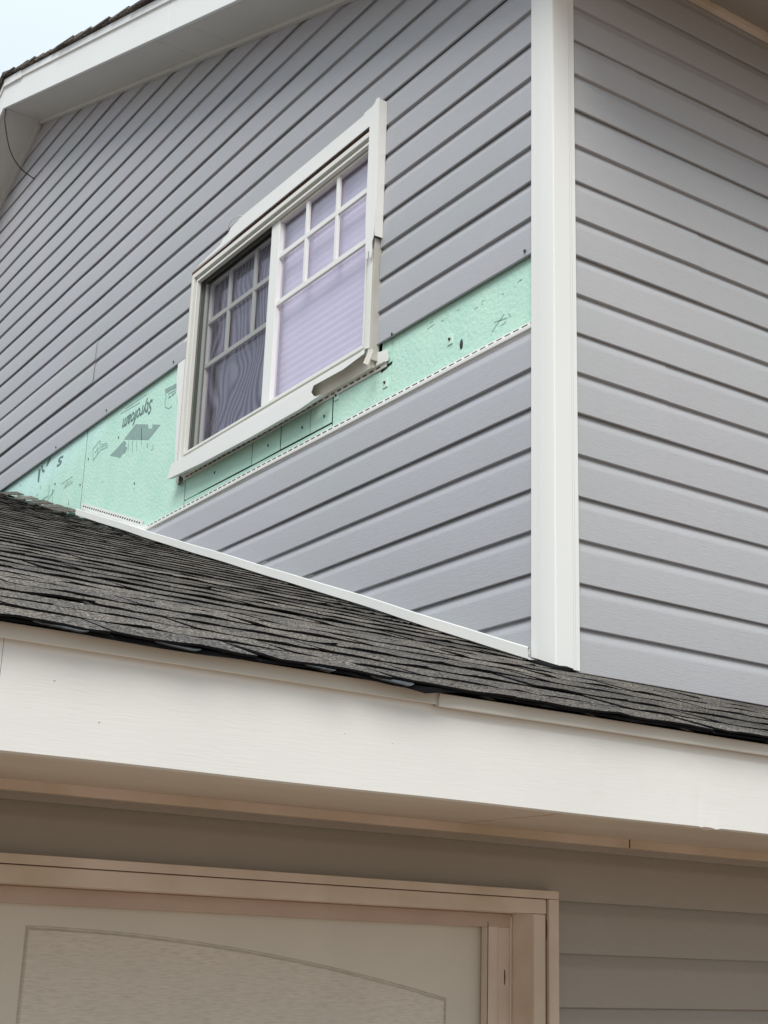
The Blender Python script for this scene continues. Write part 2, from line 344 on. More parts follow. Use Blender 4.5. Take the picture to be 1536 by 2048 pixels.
foam([(4.166, 1.5), (5.385, 1.5), (5.385, 1.8885), (4.9, 1.8830), (4.166, 1.8805)], 0.0012)
foam([(3.782, 1.5), (4.159, 1.5), (4.159, 1.988), (3.842, 1.994), (3.842, 2.13), (3.782, 2.13)], 0.0002)
foam([(2.93, 1.5), (3.7795, 1.5), (3.7795, 2.16), (2.93, 2.16)], 0.0)

seedn = 0
ylow = 2.955
def u_lo(z): return max(ylow, 4.18 + (z - 3.737) / 0.3717 + 0.0) if z > 3.2 else ylow
def u_hi(z):
    zt = rake(PK)
    return min(10.9, PK + (zt - z) / 0.47) if z < zt else PK
for kb in range(-17, 8, 2):
    z0 = ZB - HB * kb; seedn += 1
    n = 2
    if z0 > rake(PK) - 0.01: continue
    if z0 + 2 * HB > rake(PK): n = 1 if z0 + HB > rake(PK) else 2
    lo = lambda z: min(u_lo(z), PK - 0.01); hi = lambda z: max(u_hi(z), PK)
    if kb == 1:
        siding(GW, z0, 2, lo, lambda z: 3.846, HB, 'B', SIDE, seedn, tuck=0.0)
        siding(GW, z0, 2, lambda z: 5.425, lambda z: 6.66, HB, 'B', SIDE, seedn)
        band = [(0.0048, 0.160), (0.0166, 0.160)] + [(o_, HB + q_ * HB) for o_, q_ in COURSE if q_ > 0.3] + [(0.0046, 2 * HB)]
        strip('siding_panel', band, [3.846 + i * 0.0988 for i in range(17)], lambda u, o, z: (XS - o - wob(u * 1.3 + (z0 + z) * 3, seedn * 1.1, 0.00045), u, z0 + z), SIDE, GW, smooth=28)
        siding(GW, z0, 2, lambda z: 6.575, hi, HB, 'B', SIDE_LAP, seedn + 3, do=0.0034)
    elif kb == 3:
        siding(GW, z0, 2, lo, lambda z: 3.846, HB, 'B', SIDE, seedn)
        siding(GW, z0, 2, lambda z: 5.43, hi, HB, 'B', SIDE, seedn, label='lowest panel left on the gable wall left of the window, nothing but foam board below it')
    elif kb == 5: siding(GW, z0, 2, lo, lambda z: 3.850, HB, 'B', SIDE, seedn)
    elif kb == 7: siding(GW, z0, 2, lo, lambda z: 3.862, HB, 'B', SIDE, seedn)
    else: siding(GW, z0, n, lo, hi, HB, 'B', SIDE, seedn)
# under the torn strip
for kb in (11, 13, 15, 17):
    z0 = ZB - HB * kb; seedn += 1
    if kb == 17: siding(GW, z0, 2, lambda z: ylow, lambda z: max(ylow + .002, roofy(z) + 0.10), HB, 'B', SIDE, seedn)
    else: siding(GW, z0, 2, lambda z: ylow, lambda z: roofy(z) + 0.10, HB, 'B', SIDE, seedn, tuck=0.0 if kb == 11 else 0.022)
# bare top lock and nail hem of the highest lower panel
def hem_place(u, o, z): return (XS - o - wob(u, 2, .0004), u, 1.828 + z + wob(u, 5.0, 0.0007))
hem_us = [ylow + i * (5.86 - ylow) / 40 for i in range(41)]
strip('nail_hem', [(0.0046, 0.000), (0.0048, 0.007), (0.0145, 0.008), (0.0150, 0.010), (0.0145, 0.0195), (0.0120, 0.0225), (0.0050, 0.0232), (0.0036, 0.0375), (0.0010, 0.0380)], hem_us, hem_place, WHITE, GW, smooth=30)
boxes('nail_slot', [(XS - 0.0052, XS - 0.0035, y, y + 0.027, 1.828 + 0.0285 + wob(y, 5, .0007), 1.828 + 0.0322 + wob(y, 5, .0007)) for y in [2.99 + i * 0.0415 for i in range(69)]], SLOT, GW)
# screws and washers in the foam
def ball(name, c, r, m, parent, sq=(1, 1, 1)):
    V = []; Fc = []; A, Bn = 8, 5
    for i in range(Bn + 1):
        th = math.pi * i / Bn
        for k in range(A): ph = 2 * math.pi * k / A; V.append((c[0] + r * sq[0] * math.cos(th), c[1] + r * sq[1] * math.sin(th) * math.cos(ph), c[2] + r * sq[2] * math.sin(th) * math.sin(ph)))
    for i in range(Bn):
        for k in range(A): Fc.append((i * A + k, i * A + (k + 1) % A, (i + 1) * A + (k + 1) % A, (i + 1) * A + k))
    return add(name, V, Fc, m, parent, smooth=60)
for y, z in ((6.2, 2.427), (7.035, 2.404), (5.104, 1.945), (4.645, 1.934), (4.381, 1.931), (4.221, 1.928), (6.66, 2.30), (6.58, 2.42), (5.95, 2.12)):
    ball('screw', (XS - 0.001, y, z), 0.0056, SCREWM, GW, (0.4, 0.8, 1.3))
ball('screw', (XS, 3.372, 1.916), 0.013, SCREWM, GW, (0.3, 0.7, 1.5))
for y, z in ((3.432, 1.953), (3.812, 1.925), (4.136, 1.981)):
    box('washer', (XS - 0.004, XS + 0.001, y - 0.014, y + 0.014, z - 0.017, z + 0.017), WASH, GW)
    ball('screw', (XS - 0.005, y, z + 0.002), 0.0055, SCREWM, GW)
for y, z in ((3.025, 2.100), (3.751, 2.085), (5.574, 2.612), (6.345, 2.612), (7.028, 2.610)):
    ball('nail_head', (XL - 0.001, y, z), 0.0055, SCREWM, GW, (0.4, 1, 1.2))
# scuffs and tears on the foam along the roof and near the corner (dark pits)
random.seed(5)
sc = []
for i in range(8):
    y = random.uniform(6.0, 7.7); z = roofz(y) + random.uniform(0.03, 0.09); sc.append((XS - 0.0008, XS + 0.001, y, y + random.uniform(.005, .012), z, z + random.uniform(.010, .03)))
for i in range(12):
    y = random.uniform(3.05, 3.75); z = 2.052 + random.uniform(-0.012, 0.006); sc.append((XS - 0.0008, XS + 0.001, y, y + random.uniform(.006, .022), z - .03 * (y < 3.3), z - .03 * (y < 3.3) + .002))
for i in range(4):
    y = random.uniform(5.6, 6.6); z = random.uniform(2.0, 2.25); sc.append((XS - 0.0008, XS + 0.001, y, y + .008, z, z + random.uniform(.004, .012)))
boxes('foam_scuffs', sc, INK2, GW)
jn = [(6.6255, 6.6345, 1.95, 2.62), (4.7772, 4.7824, 1.888, 1.990), (4.5462, 4.5504, 1.888, 1.990), (4.3222, 4.3258, 1.888, 1.990), (4.1596, 4.1684, 1.875, 1.990), (5.3855, 5.3895, 1.86, 1.990), (3.7798, 3.7816, 1.85, 2.08)]
for a_, b_, c_, d_ in jn: box('board_gap_shade', (XS + 0.0022, XS + 0.004, a_, b_, c_, d_), DARK, GW, bevel=0)  # dark strips added in the board gaps to stand in for their shade
prism('board_gap_shade', [(4.160, 1.8800), (4.9, 1.8822), (5.25, 1.8880), (5.25, 1.8900), (4.16, 1.8895)], XS + 0.0022, XS + 0.004, DARK, GW)

flat_marks = 1
# print on the foam
def flat(name, polys, m, parent, dx=0.0009):
    V = []; Fc = []
    for p in polys:
        k = len(V); V += [(XS - dx, y, z) for y, z in p]; Fc.append(tuple(range(k, k + len(p))))
    o = add(name, V, Fc, m, parent); return o
def line(a, b, t=0.004):
    dy, dz = b[0] - a[0], b[1] - a[1]; L = math.hypot(dy, dz) or 1; ny, nz = -dz / L * t / 2, dy / L * t / 2
    return [(a[0] + ny, a[1] + nz), (b[0] + ny, b[1] + nz), (b[0] - ny, b[1] - nz), (a[0] - ny, a[1] - nz)]
flat('printed_emblem', [[(5.998, 2.436), (5.706, 2.345), (5.833, 2.306), (6.128, 2.396)]], INK2, GW)
flat('printed_emblem', [[(6.127, 2.390), (6.205, 2.372), (6.289, 2.357), (6.222, 2.333), (6.158, 2.308), (6.128, 2.322), (6.10, 2.318), (6.075, 2.338), (6.105, 2.352), (6.098, 2.372)]], INK2, GW)
flat('printed_emblem', [[(5.85, 2.392), (5.80, 2.385), (5.795, 2.352), (5.835, 2.362)]], FOAM, GW, dx=0.0013)
flat('printed_streaks', [line((6.068, 2.372), (6.063, 2.313), .004), line((6.019, 2.358), (6.010, 2.296), .004), line((5.968, 2.343), (5.959, 2.284), .0035), line((5.921, 2.392), (5.909, 2.300), .005),
                         line((5.839, 2.292), (5.836, 2.268), .007), line((5.771, 2.262), (5.767, 2.235), .006)], INK2, GW)
flat('printed_line', [line((6.20, 2.552), (5.975, 2.541), .0035), line((6.15, 2.562), (5.90, 2.560), .003)], INK2, GW)
def textmesh(txt, y, z, wid, hgt, m, parent, name='printed_word', rot180=True, shear=0.2, bold=0.02):
    cu = bpy.data.curves.new(name, 'FONT'); cu.body = txt; cu.size = 1; cu.shear = shear; cu.offset = bold; cu.resolution_u = 3
    ob = bpy.data.objects.new('tmp', cu); COL.objects.link(ob); dg = bpy.context.evaluated_depsgraph_get(); me = bpy.data.meshes.new_from_object(ob.evaluated_get(dg))
    bpy.data.objects.remove(ob); xs = [v.co.x for v in me.vertices]; ys = [v.co.y for v in me.vertices]
    x0, x1 = min(xs), max(xs); sx = wid / (x1 - x0); sy = hgt / 0.70; V = []
    for v in me.vertices:
        a, b = (v.co.x - x0) * sx, v.co.y * sy
        V.append((XS - 0.001, y + a, z - b) if rot180 else (XS - 0.001, y - a, z + b))
    Fc = [tuple(p.vertices) for p in me.polygons]; bpy.data.meshes.remove(me)
    return add(name, V, Fc, m, parent)
flat('printed_mark', [line((3.20, 1.930), (3.135, 1.921), .003), line((3.19, 1.915), (3.15, 1.940), .003), line((3.165, 1.905), (3.14, 1.910), .0025), line((3.21, 1.900), (3.19, 1.918), .003), line((3.13, 1.935), (3.118, 1.918), .003)], INK2, GW)
textmesh('Styrofoam', 5.822, 2.512, 0.345, 0.070, INK, GW)
# partly covered print on the left board
flat('printed_mark', [[(7.33, 2.57), (7.296, 2.566), (7.300, 2.488), (7.320, 2.490)], [(7.290, 2.577), (7.268, 2.576), (7.255, 2.548), (7.219, 2.534), (7.248, 2.527), (7.274, 2.545)], [(7.19, 2.582), (7.136, 2.582), (7.2, 2.55), (7.212, 2.557)]], INK, GW)
textmesh('S', 6.955, 2.548, 0.085, 0.045, INK, GW, name='printed_mark')
flat('printed_mark', [line((6.934, 2.377), (6.785, 2.381), .003), line((6.897, 2.343), (6.771, 2.345), .003), line((6.885, 2.349), (6.841, 2.366), .004), line((6.841, 2.366), (6.835, 2.349), .004), line((6.82, 2.366), (6.80, 2.349), .004), line((6.79, 2.363), (6.781, 2.349), .004)], INK2, GW)
flat('printed_mark', [line((7.259, 2.36), (7.122, 2.359), .004), line((7.122, 2.359), (7.121, 2.422), .004), line((7.134, 2.332), (7.031, 2.373), .004)], INK2, GW)
# small house shaped mark and its lettering block
flat('printed_mark', [line((6.51, 2.392), (6.53, 2.458), .005), line((6.53, 2.458), (6.494, 2.470), .005), line((6.494, 2.470), (6.442, 2.482), .005), line((6.442, 2.482), (6.430, 2.43), .005), line((6.51, 2.392), (6.43, 2.425), .005),
                      line((6.50, 2.43), (6.45, 2.445), .004), line((6.42, 2.452), (6.34, 2.438), .004), line((6.42, 2.44), (6.33, 2.426), .004), line((6.425, 2.425), (6.33, 2.414), .004), line((6.47, 2.46), (6.46, 2.41), .004)], INK2, GW)
flat('printed_mark', [[(5.689, 2.517), (5.552, 2.506), (5.552, 2.482), (5.677, 2.492)], line((5.683, 2.496), (5.667, 2.47), .004), line((5.667, 2.47), (5.68, 2.448), .004), line((5.68, 2.448), (5.663, 2.417), .004), line((5.663, 2.417), (5.627, 2.40), .004), line((5.627, 2.40), (5.595, 2.403), .004),
                      line((5.65, 2.48), (5.56, 2.472), .005), line((5.643, 2.457), (5.562, 2.462), .006), line((5.64, 2.47), (5.62, 2.45), .004), line((5.60, 2.47), (5.59, 2.45), .004)], INK2, GW)

# J channel laid along the garage roof at the foot of the gable wall
def jz(y): return 0.816 + 0.3605 * (y - 2.979)
JP = [(0.005, 0.048), (0.0055, 0.018), (0.012, -0.002), (0.0475, -0.006), (0.0500, -0.004), (0.0505, 0.027), (0.0490, 0.0295), (0.0440, 0.0295), (0.0435, 0.010)]
def jplace(y, o, z): return (XS - o + wob(y, 1.2, .0007), y, jz(y) + z + wob(y * 1.3, 4, 0.0016))
strip('roof_channel', JP, [2.972 + i * (6.555 - 2.972) / 60 for i in range(61)], jplace, WHITE, GW, smooth=30, label='white channel sloping along the shingles under the gable wall')
def fz(y, o): return jz(y) + 0.048 + o
V = []; Fc = []
for i in range(12):
    y = 5.80 + i * 0.072; V += [(XS - 0.006, y, jz(y) + 0.03), (XS - 0.006, y, jz(y) + 0.066)]
for i in range(11): Fc.append((2 * i, 2 * i + 1, 2 * i + 3, 2 * i + 2))
add('nail_flange', V, Fc, WHITE, GW)
sl_ = []
for i in range(26):
    y = 5.83 + i * 0.029; sl_.append((XS - 0.0075, XS - 0.0055, y, y + 0.014, jz(y) + 0.050, jz(y) + 0.0555))
boxes('nail_slot', sl_, SLOT, GW)

# corner post
pc = [(2.497, 2.985), (2.4815, 2.985), (2.4810, 2.951), (2.4785, 2.948), (2.4780, 2.884), (2.4790, 2.8795), (2.4830, 2.8780), (2.5440, 2.8780), (2.5470, 2.8800), (2.5530, 2.8800), (2.5560, 2.8815), (2.5700, 2.8815), (2.5705, 2.897)]
V = []; Fc = []; zt = [rake(2.9) - 0.01]
for x, y in pc:
    zb = roofz(max(y, 2.878)) + (0.004 if x > 2.5 else 0.010)
    V += [(x, y, zb), (x, y, 3.252)]
for i in range(len(pc) - 1): Fc.append((2 * i, 2 * i + 1, 2 * i + 3, 2 * i + 2))
add('corner_post', V, Fc, WHITE, HOUSE, smooth=20, label='white vinyl corner post between the two upper walls')
box('step_flashing', (2.488, 2.50, 2.968, 2.998, 0.800, 0.836), SIDE, HOUSE)

# ------------------------------------------------------------------ HOUSE: front wall
FW = add('front_wall', boxv(2.60, 9.0, YA + 0.022, YA + 0.12, -2.0, 3.24), BF, DARK, HOUSE)
for kb in range(-1, 18, 2):
    z0 = ZA - HA * kb; seedn += 1
    if kb == -1:
        siding(FW, z0, 1, lambda z: 2.562, lambda z: 9.0, HA, 'A', SIDE_A, seedn, tuck=0.03)
    else:
        j_ = {7: 3.12, 11: 2.95, 3: 2.86}.get(kb)
        if j_: siding(FW, z0, 2, lambda z: 2.562, lambda z: j_, HA, 'A', SIDE_A, seedn, do=0.0016); siding(FW, z0, 2, lambda z: j_ - 0.03, lambda z: 9.0, HA, 'A', SIDE_A, seedn + 2)
        else: siding(FW, z0, 2, lambda z: 2.562, lambda z: 9.0, HA, 'A', SIDE_A, seedn)
# channel under the front eave
add('soffit_channel', [(2.57, YA - 0.012, 3.252), (9, YA - 0.012, 3.252), (9, YA - 0.012, 3.226), (2.57, YA - 0.012, 3.226), (2.57, YA + 0.01, 3.252), (9, YA + 0.01, 3.252), (9, YA + 0.01, 3.226), (2.57, YA + 0.01, 3.226)], BF, GTRIM, HOUSE, bevel=0.001)

# ------------------------------------------------------------------ HOUSE: roof, soffit, fascia
YE = 2.34     # eave line of the upper roof
def sloped(name, x0, x1, y0, y1, zoff0, zoff1, m, parent, N=1, bevel=0.001, label=None, f=rake, jig=0.0):
    V = []; Fc = []
    for i in range(N + 1):
        y = y0 + (y1 - y0) * i / N; j = random.uniform(-jig, jig)
        V += [(x0, y, f(y) + zoff0 + j), (x1, y, f(y) + zoff0 + j), (x1, y, f(y) + zoff1 + j), (x0, y, f(y) + zoff1 + j)]
    for i in range(N):
        a = i * 4; b = a + 4
        for k in range(4): Fc.append((a + k, a + (k + 1) % 4, b + (k + 1) % 4, b + k))
    Fc += [(0, 1, 2, 3), (4 * N, 4 * N + 3, 4 * N + 2, 4 * N + 1)]
    return add(name, V, Fc, m, parent, bevel=bevel, label=label)
RF = sloped('roof', 2.235, 9.2, YE, PK, 0.03, 0.205, WOOD, HOUSE)
sloped('roof_slope', 2.235, 9.2, PK, 11.9, 0.03, 0.205, WOOD, RF)
cuts = [YE, 5.184, 5.554, PK]
for a, b in zip(cuts, cuts[1:]): sloped('soffit_panel', 2.243, 2.52, a + 0.0012, b - 0.0012, 0.0, 0.012, USOFF, RF, bevel=0.0008)
sloped('soffit_panel', 2.243, 2.52, PK + 0.001, 11.8, 0.0, 0.012, USOFF, RF)
sloped('soffit_panel', 2.52, 9.1, YE, YA + 0.05, 0.0, 0.012, SOFFA, RF, label='soffit over the front wall, its shade put into the colour')
for a, b in ((2.99, 6.612), (6.618, PK - 0.01)): sloped('soffit_channel', 2.470, 2.492, a, b, -0.020, 0.0, USOFF, RF, bevel=0.001)
sloped('soffit_channel', 2.470, 2.492, PK + 0.02, 11.2, -0.014, 0.0, USOFF, RF, bevel=0.001)
for a, b in ((YE, 5.370), (5.374, PK)): sloped('fascia_board', 2.226, 2.2415, a, b, -0.006, 0.172, UFASC, RF, bevel=0.0015)
sloped('fascia_board', 2.226, 2.2415, PK, 11.85, -0.006, 0.172, UFASC, RF, bevel=0.0015)
sloped('drip_edge', 2.216, 2.236, YE - 0.01, 7.70, 0.168, 0.212, UFASC, RF, bevel=0.001)
sloped('drip_edge', 2.212, 2.236, 7.62, PK + 0.01, 0.160, 0.214, UFASC, RF, bevel=0.001)
sloped('drip_edge', 2.216, 2.236, PK, 11.9, 0.168, 0.212, UFASC, RF, bevel=0.001)
add('fascia_board', [(2.226, YE - 0.012, rake(YE)), (9.2, YE - 0.012, rake(YE)), (9.2, YE + 0.003, rake(YE)), (2.226, YE + 0.003, rake(YE)), (2.226, YE - 0.012, rake(YE) + .18), (9.2, YE - 0.012, rake(YE) + .18), (9.2, YE + 0.003, rake(YE) + .18), (2.226, YE + 0.003, rake(YE) + .18)], BF, UFASC, RF)
# shingles of the upper roof, seen only at the rake
random.seed(11)
y = YE - 0.02; rows = []
while y < PK - 0.02:
    rows.append(y); y += 0.135
def row_sh(y0, y1, x0, x1, lift0, lift1, parent, name='shingle', f=rake):
    V = [(x0, y0, f(y0) + lift0), (x1, y0, f(y0) + lift0), (x1, y1, f(y1) + lift1), (x0 + random.uniform(-.004, .004), y1, f(y1) + lift1)]
    V += [(a, b, c - 0.010) for a, b, c in V]
    return add(name, V, BF, [SHING], parent)
for i, yy in enumerate(rows):
    x0 = 2.196 + random.uniform(-0.006, 0.008)
    row_sh(yy, min(yy + 0.27, PK), x0, 3.1, 0.240 + random.uniform(0, .006), 0.226, RF)
sloped('shingle_field', 3.1, 9.25, YE - 0.02, PK, 0.21, 0.232, SHING, RF)
sloped('shingle_field', 2.198, 9.25, PK, 11.95, 0.212, 0.238, SHING, RF, N=24, jig=0.004)
prism('ridge_cap', [(PK - 0.15, rake(PK - 0.15) + 0.242), (PK, rake(PK) + 0.252), (PK + 0.15, rake(PK + 0.15) + 0.246), (PK + 0.15, rake(PK + 0.15) + 0.236), (PK, rake(PK) + 0.238), (PK - 0.15, rake(PK - 0.15) + 0.232)], 2.192, 9.2, SHING, RF)
# far side walls of the house so that it reads as a volume
add('back_wall', boxv(2.62, 9.0, 11.2, 11.3, -2, rake(11.3) - 0.02), BF, SIDE, HOUSE)
add('side_wall', [(9.0, YA, -2), (9.1, YA, -2), (9.1, 11.3, -2), (9.0, 11.3, -2), (9.0, YA, rake(YA)), (9.1, YA, rake(YA)), (9.1, 11.3, rake(11.3)), (9.0, 11.3, rake(11.3))], BF, SIDE, HOUSE)

# ------------------------------------------------------------------ HOUSE: window
WIN = add('window', [(2.62, 3.86, 2.02), (2.62, 5.44, 2.02), (2.62, 5.44, 3.03), (2.62, 3.86, 3.03), (3.4, 3.86, 2.02), (3.4, 5.44, 2.02), (3.4, 5.44, 3.03), (3.4, 3.86, 3.03)], [(4, 5, 6, 7), (0, 1, 5, 4), (1, 2, 6, 5), (2, 3, 7, 6), (3, 0, 4, 7)], DEEP, HOUSE, label='two pane sliding window with grilles, its vinyl surround broken in places')
YR_, YL_, ZB_, ZT_ = 3.885, 5.410, 2.055, 2.984
def ring(name, ins, wd, xf, xb, m, parent=WIN, bevel=0.0012):
    y0, y1, z0, z1 = YR_ + ins, YL_ - ins, ZB_ + ins, ZT_ - ins
    boxes(name, [(xf, xb, y0, y1, z1 - wd, z1), (xf, xb, y0, y1, z0, z0 + wd), (xf, xb, y0, y0 + wd, z0 + wd, z1 - wd), (xf, xb, y1 - wd, y1, z0 + wd, z1 - wd)], m, parent, stuff=False, bevel=bevel)
ring('frame', 0.0, 0.021, 2.474, 2.53, WFRAME)
ring('frame', 0.021, 0.015, 2.494, 2.53, mat('window_track', (0.36, 0.38, 0.34), 0.5, 0.3))
ring('frame', 0.036, 0.011, 2.481, 2.500, WFRAME)
ring('track', 0.040, 0.012, 2.510, 2.545, mat('dark_track', (0.09, 0.095, 0.085), 0.6, 0.2))
# dark gap round the frame
box('gap_seal', (2.4790, 2.50, 3.90, 5.425, 2.9845, 3.0040), CAULK, WIN, bevel=0)
box('gap_seal', (2.478, 2.50, 5.4105, 5.424, 2.02, 2.9845), mat('pinkish_tape', (0.52, 0.42, 0.38), 0.6, 0.2), WIN)
# right sash (outer)
SR = box('sash', (2.5005, 2.526, 3.933, 4.705, 2.103, 2.122), WFRAME, WIN)
def rail(b, m=WFRAME, name='sash_rail'): return box(name, b, m, WIN, bevel=0.0015)
rail((2.498, 2.526, 4.636, 4.705, 2.10, 2.936), WHITE)
rail((2.5005, 2.526, 3.933, 3.955, 2.122, 2.936)); rail((2.5005, 2.526, 3.955, 4.636, 2.925, 2.936))
gx = 2.513
cols = [3.955, 4.190, 4.422, 4.636]; zr = [2.122, 2.549, 2.766, 2.936]
for i in (1, 2): box('muntin', (2.503, 2.516, cols[i] - 0.0105, cols[i] + 0.0105, 2.5605, 2.925), WHITE, WIN, bevel=0.002)
for z in zr[1:3]: box('muntin', (2.5025, 2.5155, 3.955, 4.636, z - 0.0115, z + 0.0115), WHITE, WIN, bevel=0.002)
def pane(y0, y1, z0, z1, x): 
    return add('pane', [(x, y0, z0), (x, y1, z0), (x, y1, z1), (x, y0, z1), (x + .003, y0, z0), (x + .003, y1, z0), (x + .003, y1, z1), (x + .003, y0, z1)], BF, GLASS, WIN)
pane(3.955, 4.636, 2.122, 2.5375, 2.517)
for i in range(3):
    for j in (1, 2): pane(cols[i] + .0005, cols[i + 1] - .0005, zr[j] + 0.0116, zr[j + 1] - 0.0116, 2.517)
# blind behind the right sash
for i in range(27):
    z = 2.095 + i * 0.0325
    add('blind_slat', [(2.5560, 3.91, z), (2.5560, 4.72, z), (2.5545, 4.72, z + 0.018), (2.5545, 3.91, z + 0.018), (2.5568, 4.72, z + 0.036), (2.5568, 3.91, z + 0.036)], [(0, 1, 2, 3), (3, 2, 4, 5)], BLIND, WIN)
# left sash (inner), its grid, the screen in front of it
lx = 2.540
rail((lx, lx + .02, 4.70, 5.362, 2.105, 2.132)); rail((lx, lx + .02, 4.70, 5.362, 2.925, 2.947)); rail((lx, lx + .02, 5.338, 5.362, 2.132, 2.925))
lc = [4.705, 4.914, 5.149, 5.338]; lz = [2.132, 2.520, 2.737, 2.925]
LM = mat('inner_grille_vinyl', (0.62, 0.63, 0.60), 0.45, 0.3)
for i in (1, 2): box('muntin', (lx - .002, lx + .010, lc[i] - 0.0105, lc[i] + 0.0105, 2.5315, 2.925), LM, WIN, bevel=0.002)
for z in lz[1:3]: box('muntin', (lx - .0025, lx + .0095, 4.705, 5.338, z - 0.0115, z + 0.0115), LM, WIN, bevel=0.002)
pane(4.705, 5.338, 2.132, 2.508, lx + .012)
for i in range(3):
    for j in (1, 2): pane(lc[i] + .0005, lc[i + 1] - .0005, lz[j] + 0.0116, lz[j + 1] - 0.0116, lx + .012)
SCRF = mat('screen_frame_grey', (0.33, 0.35, 0.33), 0.5, 0.3)
for b in ((2.522, 2.534, 4.70, 5.362, 2.105, 2.119), (2.522, 2.534, 4.70, 5.362, 2.932, 2.946), (2.522, 2.534, 5.342, 5.362, 2.119, 2.932)): box('screen_frame', b, SCRF, WIN)
add('insect_screen', [(2.529, 4.70, 2.119), (2.529, 5.342, 2.119), (2.529, 5.342, 2.932), (2.529, 4.70, 2.932)], [(0, 1, 2, 3)], SCREEN, WIN)
add('blind', [(2.570, 4.60, 2.07), (2.570, 5.43, 2.07), (2.570, 5.43, 3.0), (2.570, 4.60, 3.0)], [(0, 1, 2, 3)], MOIRE, WIN, label='dark lavender blind behind the left half, painted with the screen moire bands')

# surround pieces: top strip with torn left end
top = [(3.895, 3.000), (3.895, 3.079), (3.96, 3.078), (3.965, 3.070), (4.60, 3.072), (4.955, 3.076), (4.975, 3.069), (5.03, 3.066), (5.06, 3.045), (5.10, 3.040), (5.13, 3.020), (5.25, 3.012), (5.35, 3.004), (5.40, 3.000)]
prism('trim_strip', top, 2.4680, 2.4700, WHITE, WIN, label='white strip above the window, ragged at its left end')
tube('trim_sliver', [(2.468, 4.93, 3.078), (2.460, 4.99, 3.087), (2.461, 5.04, 3.079), (2.468, 5.06, 3.060)], 0.0022, WHITE, WIN, seg=6)
# right upright with broken foot
rt = [(3.838, 3.077), (3.842, 2.52), (3.846, 2.492), (3.853, 2.478), (3.851, 2.445), (3.856, 2.418), (3.861, 2.412), (3.868, 2.436), (3.871, 2.452), (3.878, 2.447), (3.880, 2.423), (3.888, 2.42), (3.895, 2.47), (3.902, 2.60), (3.900, 3.02), (3.897, 3.040), (3.905, 3.058), (3.87, 3.070), (3.858, 3.083)]
prism('trim_strip', rt, 2.4560, 2.4585, WHITE, WIN, label='white upright right of the window, snapped off at its foot')
box('trim_return', (2.4585, 2.492, 3.8385, 3.8410, 2.50, 3.072), WHITE, WIN, bevel=0)
# what the upright hid: grey beige channel
box('channel', (2.470, 2.505, 3.853, 3.8635, 2.02, 2.50), mat('channel_greyed', (0.50, 0.49, 0.44), 0.5, 0.3, mottle=0.15, mscale=9), WIN); box('channel', (2.4660, 2.4800, 3.8640, 3.8845, 2.04, 2.46), WFRAME, WIN)
# sill cover with torn right end
sc_ = [(5.445, 1.992), (5.418, 2.056), (4.80, 2.048), (4.205, 2.037), (4.212, 2.022), (4.222, 2.008), (4.216, 2.001), (4.206, 1.990), (4.185, 1.980), (4.150, 1.976), (4.30, 1.966), (4.69, 1.966), (5.10, 1.975)]
prism('sill_cover', sc_, 2.4480, 2.4505, WHITE, WIN, label='white cover under the window, torn open toward the right')
add('sill_lip', [(2.449, 5.418, 2.056), (2.449, 4.80, 2.0485), (2.449, 4.0, 2.044), (2.449, 3.862, 2.058), (2.480, 3.862, 2.072), (2.480, 4.0, 2.064), (2.480, 4.8, 2.064), (2.480, 5.41, 2.064),
                 (2.449, 5.418, 2.050), (2.449, 4.80, 2.0425), (2.449, 4.0, 2.026), (2.449, 3.862, 2.040)], [(0, 1, 6, 7), (1, 2, 5, 6), (2, 3, 4, 5), (0, 8, 9, 1), (1, 9, 10, 2), (2, 10, 11, 3)], WHITE, WIN)
add('sill_return', [(2.4505, 5.445, 1.992), (2.4505, 5.10, 1.975), (2.4505, 4.69, 1.966), (2.4505, 4.30, 1.966), (2.4505, 4.15, 1.976), (2.474, 4.15, 1.982), (2.474, 4.30, 1.973), (2.474, 4.69, 1.973), (2.474, 5.10, 1.982), (2.474, 5.445, 1.999)], [(0, 1, 8, 9), (1, 2, 7, 8), (2, 3, 6, 7), (3, 4, 5, 6)], WHITE, WIN)
add('sill_channel', [(2.4760, 3.868, 2.0600), (2.4760, 5.39, 2.0600), (2.4860, 5.39, 1.9985), (2.4860, 3.868, 1.9985), (2.5095, 3.868, 2.0600), (2.5095, 5.39, 2.0600), (2.5095, 5.39, 1.9985), (2.5095, 3.868, 1.9985)], BF, BEIGE, WIN)
strip('nail_flange', [(0.0015, 0.0), (0.0065, 0.0005), (0.0075, 0.014), (0.0160, 0.0165)], [3.80 + i * 1.60 / 24 for i in range(25)], lambda u, o, z: (XS - o, u, 1.985 + z + wob(u, 3, .001)), WFRAME, WIN)
boxes('nail_slot', [(XS - 0.0085, XS - 0.0060, y, y + 0.024, 1.9925 + wob(y, 3, .001), 1.9965 + wob(y, 3, .001)) for y in [3.84 + i * 0.043 for i in range(36)]], SLOT, WIN)
prism('vinyl_patch', [(3.862, 2.000), (3.866, 2.056), (3.788, 2.044), (3.792, 2.030), (3.783, 2.018), (3.786, 2.000)], 2.499, 2.501, WHITE, WIN)
prism('flap', [(3.824, 2.045), (3.804, 2.030), (3.823, 1.980), (3.861, 2.001), (3.838, 2.035)], 2.448, 2.4505, BEIGE, WIN, label='curled scrap of vinyl hanging at the lower right corner of the window', fn=lambda x, y, z: (x + max(0, 2.03 - z) * -0.15, y, z))
prism('dark_hole', [(3.842, 1.986), (3.772, 1.996), (3.775, 1.988), (3.842, 1.974)], 2.5085, 2.5095, DARK, WIN)
